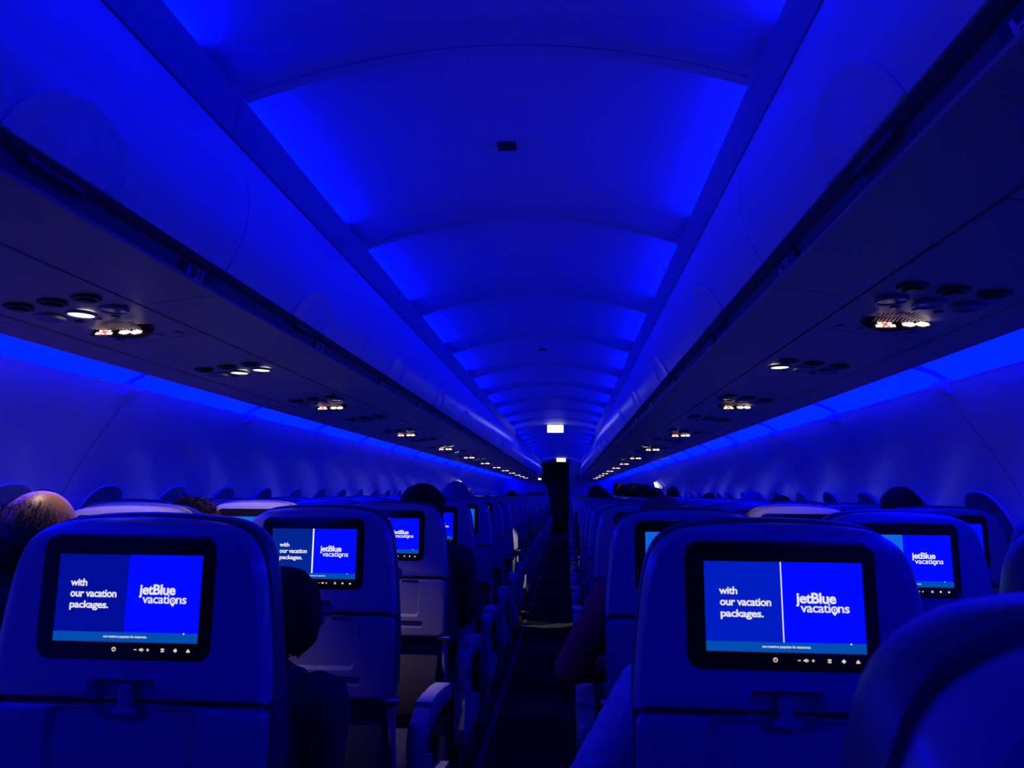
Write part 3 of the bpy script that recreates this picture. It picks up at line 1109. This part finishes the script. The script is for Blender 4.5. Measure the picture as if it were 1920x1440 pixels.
def person_mesh(pose):
    P_ = POSES[pose]
    lean, fwd, kz = P_.get('lean', 0.0), P_.get('fwd', 0.0), P_.get('k', 1.0)

    def U(p):
        z = p[2] - 0.56
        return Vector((p[0] + lean * z, p[1] + fwd * z, 0.56 + z * kz))
    segs = []            # (tag, p0, p1)
    mb = MB()

    def cap(tagn, a, ra, b, rb):
        capsule(mb, a, ra, b, rb)
        segs.append((tagn, Vector(a), Vector(b), (ra + rb) / 2))
    tor = [(0.500, 0.160, 0.100, 0.300), (0.56, 0.175, 0.118, 0.295), (0.66, 0.160, 0.112, 0.290), (0.78, 0.158, 0.110, 0.285), (0.90, 0.172, 0.108, 0.282), (0.975, 0.172, 0.090, 0.280), (1.015, 0.130, 0.070, 0.280), (1.05, 0.062, 0.055, 0.285)]
    rings = []
    for z, a, b, cy in tor:
        c = U((0, cy, z)) if z > 0.56 else Vector((0, cy, z))
        rings.append([(c.x + a * math.cos(2 * PI * i / 28), c.y + b * math.sin(2 * PI * i / 28), c.z) for i in range(28)])
    mb.loft(rings)
    segs.append(('torso', U((0, 0.29, 0.56)), U((0, 0.285, 0.96)), 0.13))
    segs.append(('torso', U((-0.14, 0.28, 0.93)), U((0.14, 0.28, 0.93)), 0.08))
    nb_ = U((0, 0.285, 1.03))
    hr = P_.get('head', (0.05, 0.0, 0.0))
    hrot = Matrix.Rotation(hr[2], 3, 'Z') @ Matrix.Rotation(hr[1], 3, 'Y') @ Matrix.Rotation(-hr[0], 3, 'X')
    hc = nb_ + hrot @ Vector((0, 0.010, 0.118))
    cap('neck', nb_ - Vector((0, 0, 0.02)), 0.056, nb_.lerp(hc, 0.55), 0.052)

    def hd(p):
        if p.z < 0:
            q = -p.z / 0.112
            f = 1 - 0.26 * q * q
            return Vector((p.x * f, p.y * (1 - 0.10 * q) + 0.012 * q, p.z))
        return p
    ellipsoid(mb, hc, (0.075, 0.096, 0.112), hrot, 28, 18, hd)
    segs.append(('head', hc + hrot @ Vector((0, -0.03, 0.02)), hc + hrot @ Vector((0, 0.03, 0.0)), 0.085))

    def H(x, y, z):
        return hc + hrot @ Vector((x, y, z))
    capsule(mb, H(0, 0.088, 0.012), 0.010, H(0, 0.107, -0.022), 0.013)        # nose
    ellipsoid(mb, H(0, 0.088, -0.056), (0.024, 0.014, 0.008), hrot, 14, 8)      # lips
    ellipsoid(mb, H(0, 0.084, -0.094), (0.026, 0.018, 0.016), hrot, 14, 8)      # chin
    for sg in (-1, 1):
        ellipsoid(mb, H(sg * 0.077, -0.004, -0.008), (0.009, 0.020, 0.031), hrot, 12, 8)
        capsule(mb, H(sg * 0.014, 0.090, 0.026), 0.008, H(sg * 0.046, 0.076, 0.024), 0.008)   # brows
        ellipsoid(mb, H(sg * 0.046, 0.066, -0.028), (0.020, 0.018, 0.018), hrot, 12, 8)      # cheeks
    palms = []
    for sg, n_ in ((-1, 'l'), (1, 'r')):
        sh_ = U((sg * 0.168, 0.280, 0.950))
        el = Vector(P_['elbow_' + n_]) if 'elbow_' + n_ in P_ else U((sg * 0.196, 0.360, 0.735))
        wr = Vector(P_['wrist_' + n_]) if 'wrist_' + n_ in P_ else Vector((sg * 0.120, 0.545, 0.655))
        cap('uparm', sh_, 0.062, el, 0.043)
        cap('forearm', el, 0.042, wr, 0.027)
        hdv = Vector(P_.get('hand_dir_' + n_, (-sg * 0.25, 1.0, -0.12))).normalized()
        side = hdv.cross(Vector((0, 0, 1)))
        side = (side if side.length > 0.4 else Vector((1, 0, 0))).normalized() * 1.0
        up = side.cross(hdv).normalized()
        pm = wr + hdv * 0.050
        for q in (-0.022, -0.007, 0.008, 0.023):
            cap('hand', wr + side * q * 0.6 + hdv * 0.008, 0.014, wr + side * q + hdv * 0.078, 0.0115)
        for q, ln in ((-0.030, 0.060), (-0.010, 0.074), (0.010, 0.080), (0.030, 0.068)):
            a0 = wr + side * q * 0.9 + hdv * 0.080
            a1 = a0 + hdv * ln * 0.5 + side * q * 0.12 - up * 0.006
            a2 = a1 + hdv * ln * 0.42 - up * ln * 0.38
            cap('hand', a0, 0.0100, a1, 0.0090)
            cap('hand', a1, 0.0090, a2, 0.0078)
        t0 = wr + hdv * 0.022 - side * sg * 0.026
        t1 = t0 + hdv * 0.035 - side * sg * 0.032
        t2 = t1 + hdv * 0.030 - side * sg * 0.004
        cap('hand', t0, 0.0125, t1, 0.0105)
        cap('hand', t1, 0.0105, t2, 0.0088)
        hip = Vector((sg * 0.090, 0.330, 0.575))
        kn = Vector(P_.get('knee_' + n_, (sg * 0.115, 0.690, 0.575)))
        an = Vector(P_.get('ankle_' + n_, (sg * 0.115, 0.640, 0.105)))
        toe = P_.get('toe_' + n_) or (an.x + sg * 0.02, an.y + 0.15, 0.045)
        toe = Vector(toe)
        cap('thigh', hip, 0.085, kn, 0.058)
        cap('calf', kn, 0.055, an.lerp(kn, 0.55), 0.055)
        cap('calf', an.lerp(kn, 0.55), 0.055, an, 0.036)
        dirf = (toe - Vector((an.x, an.y, 0.045))).normalized()
        cap('foot', Vector((an.x, an.y, 0.052)) - dirf * 0.035, 0.036, Vector((an.x, an.y, 0.050)) + dirf * 0.09, 0.036)
        cap('foot', Vector((an.x, an.y, 0.048)) + dirf * 0.08, 0.036, Vector((an.x, an.y, 0.040)) + dirf * 0.165, 0.028)
    me = mb.mesh('body', M['skin'], 0)
    o = bpy.data.objects.new('tmp', me)
    COL.objects.link(o)
    r = o.modifiers.new('r', 'REMESH')
    r.mode = 'VOXEL'
    r.voxel_size = 0.0065
    sm = o.modifiers.new('s', 'SMOOTH')
    sm.factor = 0.5
    sm.iterations = 3
    dg = bpy.context.evaluated_depsgraph_get()
    dg.update()
    body = bpy.data.meshes.new_from_object(o.evaluated_get(dg))
    bpy.data.objects.remove(o)
    body.name = 'body'
    body.polygons.foreach_set('use_smooth', [True] * len(body.polygons))
    if not body.materials:
        body.materials.append(M['skin'])
    nv = len(body.vertices)
    co = np.empty(nv * 3)
    body.vertices.foreach_get('co', co)
    co = co.reshape(-1, 3)
    no = np.empty(nv * 3)
    body.vertices.foreach_get('normal', no)
    no = no.reshape(-1, 3)
    best = np.full(nv, 1e9)
    tagi = np.zeros(nv, int)
    names = ['torso', 'neck', 'head', 'uparm', 'forearm', 'hand', 'thigh', 'calf', 'foot']
    for t, a, b, rr in segs:
        a, b = np.array(a), np.array(b)
        d = b - a
        u = np.clip(((co - a) @ d) / (d @ d), 0, 1)
        dist = np.linalg.norm(co - (a + u[:, None] * d), axis=1) - rr
        q = dist < best
        best[q] = dist[q]
        tagi[q] = names.index(t)
    faces = [tuple(p.vertices) for p in body.polygons]

    def sheet(name, mask, off, m, jitter=0.0):
        fs = [f for f in faces if all(mask[i] for i in f)]
        ids = sorted({i for f in fs for i in f})
        mp = {i: j for j, i in enumerate(ids)}
        out = MB()
        vs = []
        for i in ids:
            dd = off[i] if hasattr(off, '__len__') else off
            if jitter:
                dd += jitter * noise.noise(Vector(co[i]) * 55)
            vs.append(co[i] + no[i] * dd)
        out.add(vs, [[mp[i] for i in f] for f in fs])
        me2 = out.mesh(name, m, 0)
        me2.polygons.foreach_set('use_smooth', [True] * len(me2.polygons))
        return me2
    tg = {n: tagi == i for i, n in enumerate(names)}
    z = co[:, 2]
    loc = (co - np.array(hc)) @ np.array(hrot)         # head coordinates
    hairmask = (tg['head'] | tg['neck']) & ((loc[:, 2] > 0.045 + 0.35 * loc[:, 1]) | ((loc[:, 1] < 0.012) & (loc[:, 2] > -0.062 - 0.2 * loc[:, 1]))) & ~((np.abs(loc[:, 0]) > 0.070) & (np.abs(loc[:, 1] + 0.004) < 0.024) & (np.abs(loc[:, 2] + 0.008) < 0.036))
    fringe = (tg['head'] | tg['neck']) & (loc[:, 1] < 0.03) & (loc[:, 2] > -0.075) & (loc[:, 2] < 0.052 - 0.30 * loc[:, 1]) & ~((np.abs(loc[:, 0]) > 0.072) & (np.abs(loc[:, 1] + 0.004) < 0.024) & (np.abs(loc[:, 2] + 0.008) < 0.036))
    hood = (tg['head'] | tg['neck']) & ((loc[:, 1] < 0.035) | (loc[:, 2] > 0.07))
    D = {'body': body}
    D['hair'] = sheet('hair', hairmask, 0.011, M['hairdark'], 0.004)
    def strands(name, wfn, n, ln, wd, m, base=None):
        rnd = random.Random(5)
        cand = [i for i in range(nv) if wfn(loc[i], tagi[i]) > 0]
        wts = [wfn(loc[i], tagi[i]) for i in cand]
        out = MB()
        hr_ = np.array(hrot)
        for i in rnd.choices(cand, wts, k=n):
            p = Vector(co[i]) + Vector((rnd.uniform(-1, 1), rnd.uniform(-1, 1), rnd.uniform(-1, 1))) * 0.003
            nn = Vector(no[i])
            d = nn * rnd.uniform(0.25, 0.6) + Vector((0, -0.35, -0.8)) * rnd.uniform(0.5, 1.0) + Vector((rnd.uniform(-.3, .3), rnd.uniform(-.3, .3), rnd.uniform(-.2, .2)))
            d = (d - nn * min(0, d.dot(nn))).normalized()
            L = ln * rnd.uniform(0.6, 1.3)
            sd = d.cross(nn).normalized() * wd
            q = p + nn * (0.002 if base is None else base)
            out.add([q - sd, q + sd, q + d * L * 0.55 + sd * 0.8, q + d * L - nn * L * 0.15, q + d * L * 0.55 - sd * 0.8], [(0, 1, 2, 3, 4)])
        return out.mesh(name, m, 0)

    def wfringe(l, t):
        if t not in (1, 2) or l[2] < -0.08 or (abs(l[0]) > 0.070 and abs(l[1]) < 0.03 and abs(l[2] + 0.008) < 0.036):
            return 0
        h = l[2] + 0.30 * l[1]                # height towards the crown
        if l[1] > 0.045 and l[2] < 0.02:
            return 0
        return max(0.02, min(1.0, (0.075 - h) / 0.05)) ** 1.6

    def wtop(l, t):
        return 1.0 if t in (1, 2) and (l[2] > 0.045 + 0.35 * l[1] or (l[1] < 0.012 and l[2] > -0.062)) else 0
    if pose == 'leaning' or pose == 'upright':
        D['fringe'] = strands('hair', wfringe, 4200, 0.011, 0.0005, M['stubble'])
        D['tousled'] = strands('hair', wtop, 5200, 0.034, 0.0010, M['hairblond'], 0.004)
    D['hood'] = sheet('hood', hood, 0.022, M['cap'], 0.004)
    low = (tg['torso'] & (z < 0.565))
    D['shirt'] = sheet('shirt', (tg['torso'] & ~low) | tg['uparm'] | tg['forearm'], 0.008, M['shirtdark'], 0.004)
    D['trousers'] = sheet('trousers', low | tg['thigh'] | tg['calf'], 0.007, M['jeans'], 0.004)
    D['shoe_l'] = sheet('shoe', tg['foot'] & (co[:, 0] < (0.02)), 0.006, M['shoe'])
    D['shoe_r'] = sheet('shoe', tg['foot'] & (co[:, 0] >= (0.02)), 0.006, M['shoe'])
    e = MB()
    for sg in (-1, 1):
        ellipsoid(e, H(sg * 0.032, 0.078, 0.004), (0.013, 0.011, 0.010), hrot, 12, 8)
    D['eyes'] = e.mesh('eyes', M['bezel'], 60)
    D['H'] = H
    D['toe'] = P_.get('toe_r')
    return D


PM = {}


def setmat(o, m):
    o.material_slots[0].link = 'OBJECT'
    o.material_slots[0].material = m


def person(pose, s, row, col, label, shirt='shirtdark', hair='hair', hairmat='hairdark', skin='skin', dx=0.0, dy=0.0, top=None, bulk=1.0):
    if pose not in PM:
        PM[pose] = person_mesh(pose)
    D = PM[pose]
    z = 0.0
    r = empty('person', (s * XS[col] + dx, seat_y(s, row) + dy, 0))
    b = link('body', D['body'], r)
    setmat(b, M[skin])
    if top is not None:       # taller or shorter sitting height
        h = max(v.co.z for v in D['body'].vertices)
        r.scale = (1, 1, 1)
        k = (top - 0.492) / (h + (0.010 if hair == 'hair' else 0.0) - 0.482)
        if k > 1.02:
            k = top / (h + 0.010)
        r.scale.z = k
        r.scale.x = r.scale.y = min(1.0, max(0.95, k))
    r.location.y += 0.02
    r.location.z = max(0.0, 0.492 - 0.482 * r.scale.z)
    link('eyes', D['eyes'], b)
    hh = link('hood' if hair == 'hood' and hairmat != 'hairdark' else 'hair', D[hair], r)
    setmat(hh, M[hairmat])
    t = link('shirt', D['shirt'], r)
    setmat(t, M[shirt])
    if bulk != 1.0:
        hh.scale = (bulk, 1, 1)
    link('trousers', D['trousers'], r)
    link('shoe', D['shoe_l'], r)
    sr = link('shoe', D['shoe_r'], r)
    if pose == 'leg_out':
        setmat(sr, M['shoe'])
        toe = Vector(D['toe'])
        an = Vector((0.300, 0.675, 0.045))
        d = (toe - an).normalized()
        for i in range(3):
            c = an + d * (0.045 + i * 0.030)
            st = MB()
            for k in range(1):
                sd = d.cross(Vector((0, 0, 1)))
                pts = [c + sd * (0.046 * math.cos(a)) + Vector((0, 0, 0.006 + 0.044 * math.sin(a))) + d * 0.02 * math.sin(a) * -1 for a in np.linspace(0.1, PI - 0.1, 12)]
                st.tube(pts, 0.006, 0, 8)
            st.build('shoe_stripe', M['stripe'], sr)
        so = MB()
        so.rbox((0, 0, 0), (0.085, 0.27, 0.020), 0.009)
        q = so.build('shoe_sole', M['stripe'], sr)
        q.location = an + d * 0.065 + Vector((0, 0, -0.028))
        q.rotation_euler = (0, 0, math.atan2(d.y, d.x) - PI / 2)
    tag(r, label, 'person', 'seated passengers')
    return r


person('leaning', -1, 0, 1, 'person with a balding lit head leaning behind the nearest left seat', 'shirtdark', 'fringe', 'stubble', 'skin', dx=0.015, dy=0.0, top=1.236)
person('slouch', -1, 0, 0, 'person with dark hair slouched low between the two nearest left aisle seats', 'shirtdark', 'hood', 'hairdark', 'skin2', dx=-0.035, dy=0.02, top=1.060)
person('upright', -1, 1, 1, 'person with lit light brown hair behind the whitish second row left seat', 'shirtgrey', 'tousled', 'hairblond', 'skin', dx=0.035, top=1.212)
person('upright', -1, 1, 2, 'person by the left window beyond the balding head, mostly hidden', 'shirtgrey', 'fringe', 'hairdark', 'skin', dx=0.05, top=1.24)
person('upright', -1, 2, 0, 'person with large dark hair above the third left aisle seat', 'shirtdark', 'hair', 'hairdark', 'skin2', dx=0.06, top=1.275, bulk=1.25)
person('upright', -1, 4, 0, 'person in a bluish grey hood above the fifth left aisle seat', 'shirtgrey', 'hood', 'cap', 'skin2', dx=-0.05, top=1.30)
person('hand_up', -1, 6, 0, 'dark haired person raising a pale hand beside their head, left of the aisle', 'shirtgrey', 'hair', 'hairdark', 'skin', dx=-0.02, top=1.285)
person('leg_out', -1, 7, 0, 'person with a striped sneaker stretched into the aisle floor', 'shirtgrey', 'hair', 'hairdark', 'skin', dx=0.0, top=1.20)
person('upright', -1, 9, 0, 'dark haired person far down the left side near the partition', 'shirtdark', 'hair', 'hairdark', 'skin2', top=1.265)
person('elbow_out', 1, 0, 0, 'person with pale sleeve and elbow over the nearest right armrest', 'shirtlight', 'hair', 'hairdark', 'skin', dx=0.0, top=1.15)
person('elbow_out', 1, 1, 0, 'person in a dark red hooded sweater with an elbow leaning into the aisle', 'shirtred', 'hood', 'hoodred', 'skin2', dx=-0.03, top=1.215)
person('upright', 1, 2, 2, 'person with dark round hair by the right windows, head against the wall', 'shirtdark', 'hair', 'hairdark', 'skin2', dx=-0.02, top=1.275)
person('upright', 1, 4, 2, 'person barely showing dark hair by the right wall, fifth row', 'shirtdark', 'hair', 'hairdark', 'skin2', dx=-0.03, top=1.236)
person('upright', 1, 5, 2, 'person with hooded head by the right wall, sixth row', 'shirtgrey', 'hood', 'cap', 'skin2', dx=-0.01, top=1.245)
person('upright', 1, 7, 2, 'person by the right wall, eighth row, small dark head', 'shirtdark', 'hair', 'hairdark', 'skin2', dx=-0.01, top=1.25)
for row_, col_, top_, dx_, lab_ in (
        (6, 0, 1.255, 0.0, 'person low at the front left corner of the dark head cluster, aisle seat'),
        (7, 0, 1.30, 0.0, 'person with dark hair beside the aisle, second head of the cluster'),
        (8, 0, 1.33, 0.0, 'person at the left end of the dark cluster of heads, next to the aisle'),
        (7, 1, 1.30, 0.0, 'person at the right end of the dark cluster of heads'),
        (8, 1, 1.34, 0.0, 'person with a broad dark head, right half of the cluster'),
        (9, 1, 1.36, -0.01, 'person with a dark head right of the middle of the cluster'),
        (10, 1, 1.375, -0.01, 'person with a dark head in the middle of the cluster on the right'),
        (12, 1, 1.40, -0.01, 'tall dark head left of the middle of the cluster'),
        (13, 1, 1.41, -0.01, 'tallest and farthest dark head of the cluster of passengers')):
    person('upright', 1, row_, col_, lab_, 'shirtdark', 'hair', 'hairdark', 'skin2', dx=dx_, top=top_, bulk=1.15)
person('upright', 1, 10, 2, 'person with dark hair just below the lit marker on the right wall', 'shirtdark', 'hair', 'hairdark', 'skin2', dx=-0.004, top=1.34)

# ------------------------------------------------------------------ signs, fittings and the front of the cabin
sn = MB().box((0.0, 2.03, 2.2795), (0.055, 0.045, 0.008))
tag(sn.build('ceiling_sensor', M['dark']), 'small black rectangular fitting on the nearest full ceiling panel', 'ceiling fitting')
sn = MB().box((0.0, 5.16, 2.2795), (0.055, 0.045, 0.008))
tag(sn.build('ceiling_sensor', M['dark']), 'small black rectangular fitting farther along the ceiling', 'ceiling fitting')


def exit_sign(y, w, h, label):
    r = empty('exit_sign', (0.0, y, 2.275))
    hs = MB().rbox((0, 0.02, -h / 2 - 0.004), (w + 0.02, 0.04, h + 0.012), 0.006)
    hs.build('housing', M['rail'], r)
    fc = MB().box((0, -0.001, -h / 2 - 0.004), (w, 0.004, h))
    fc.build('lit_face', M['exit'], r)
    br = MB().disc((0, 0.02, 0.0), w * 0.85, (0, 0, 1), 0.006, 0, 32, 1.0, 0.35)
    br.build('base_plate', M['rail'], r)
    tag(r, label, 'exit sign', 'lit exit signs under the ceiling')


exit_sign(11.0, 0.245, 0.115, 'larger glowing white exit sign hanging from the middle of the ceiling')
exit_sign(21.8, 0.27, 0.10, 'small glowing white exit sign at the far end above the dark doorway')
for s in (-1, 1):
    r = empty('exit_marker', (s * 1.675, 12.2, 1.365))
    d = Vector((-s * 0.75, -0.35, -0.3))
    rot = d.to_track_quat('-Y', 'Z').to_matrix()
    MB().box((0, 0.004, 0), (0.13, 0.02, 0.16), 0, rot).build('housing', M['rail'], r)
    p = rot @ Vector((0, -0.009, 0))
    MB().box(tuple(p), (0.10, 0.006, 0.13), 0, rot).build('lit_face', M['exit'], r)
    tag(r, 'small lit white marker on the far %s side wall' % SIDE[s], 'exit sign', 'lit markers on the side walls')

YB = 20.6
# left partition, open doorway, galley and lavatory fronts
pb = MB()
pp = [(-0.33, 0.0), (-0.33, 1.05), (-0.36, 1.25), (-0.44, 1.45), (-0.56, 1.60), (-0.62, 1.668), (-1.2, 1.60), (-1.5, 1.58)] + [(-wx(z) + 0.004, z) for z in (1.55, 1.45, 1.3, 1.1, 0.9, 0.6, 0.3, 0.0)]
pb.extr([(x, z) for x, z in pp], YB, YB + 0.05)
struct(pb.build('wall_partition_left', M['bulk']))
wd = MB().rbox((-0.68, YB - 0.012, 1.20), (0.52, 0.02, 0.13), 0.008)
tag(wd.build('partition_shelf', M['dark']), 'dark letterbox window in the far left partition', 'window panel')
el = empty('emergency_light', (-0.60, YB - 0.03, 1.625))
MB().rbox((0, 0, 0), (0.10, 0.03, 0.07), 0.008).build('housing', M['rail'], el)
MB().box((0, -0.016, 0), (0.08, 0.006, 0.045)).build('lens', M['exit'], el)
tag(el, 'tiny white light at the top of the far left partition', 'lamp')
lv = MB()
lv.box((0.95, 22.95, 1.13), (1.40, 2.0, 2.26))
struct(lv.build('wall_lavatory_right', M['bulk']))
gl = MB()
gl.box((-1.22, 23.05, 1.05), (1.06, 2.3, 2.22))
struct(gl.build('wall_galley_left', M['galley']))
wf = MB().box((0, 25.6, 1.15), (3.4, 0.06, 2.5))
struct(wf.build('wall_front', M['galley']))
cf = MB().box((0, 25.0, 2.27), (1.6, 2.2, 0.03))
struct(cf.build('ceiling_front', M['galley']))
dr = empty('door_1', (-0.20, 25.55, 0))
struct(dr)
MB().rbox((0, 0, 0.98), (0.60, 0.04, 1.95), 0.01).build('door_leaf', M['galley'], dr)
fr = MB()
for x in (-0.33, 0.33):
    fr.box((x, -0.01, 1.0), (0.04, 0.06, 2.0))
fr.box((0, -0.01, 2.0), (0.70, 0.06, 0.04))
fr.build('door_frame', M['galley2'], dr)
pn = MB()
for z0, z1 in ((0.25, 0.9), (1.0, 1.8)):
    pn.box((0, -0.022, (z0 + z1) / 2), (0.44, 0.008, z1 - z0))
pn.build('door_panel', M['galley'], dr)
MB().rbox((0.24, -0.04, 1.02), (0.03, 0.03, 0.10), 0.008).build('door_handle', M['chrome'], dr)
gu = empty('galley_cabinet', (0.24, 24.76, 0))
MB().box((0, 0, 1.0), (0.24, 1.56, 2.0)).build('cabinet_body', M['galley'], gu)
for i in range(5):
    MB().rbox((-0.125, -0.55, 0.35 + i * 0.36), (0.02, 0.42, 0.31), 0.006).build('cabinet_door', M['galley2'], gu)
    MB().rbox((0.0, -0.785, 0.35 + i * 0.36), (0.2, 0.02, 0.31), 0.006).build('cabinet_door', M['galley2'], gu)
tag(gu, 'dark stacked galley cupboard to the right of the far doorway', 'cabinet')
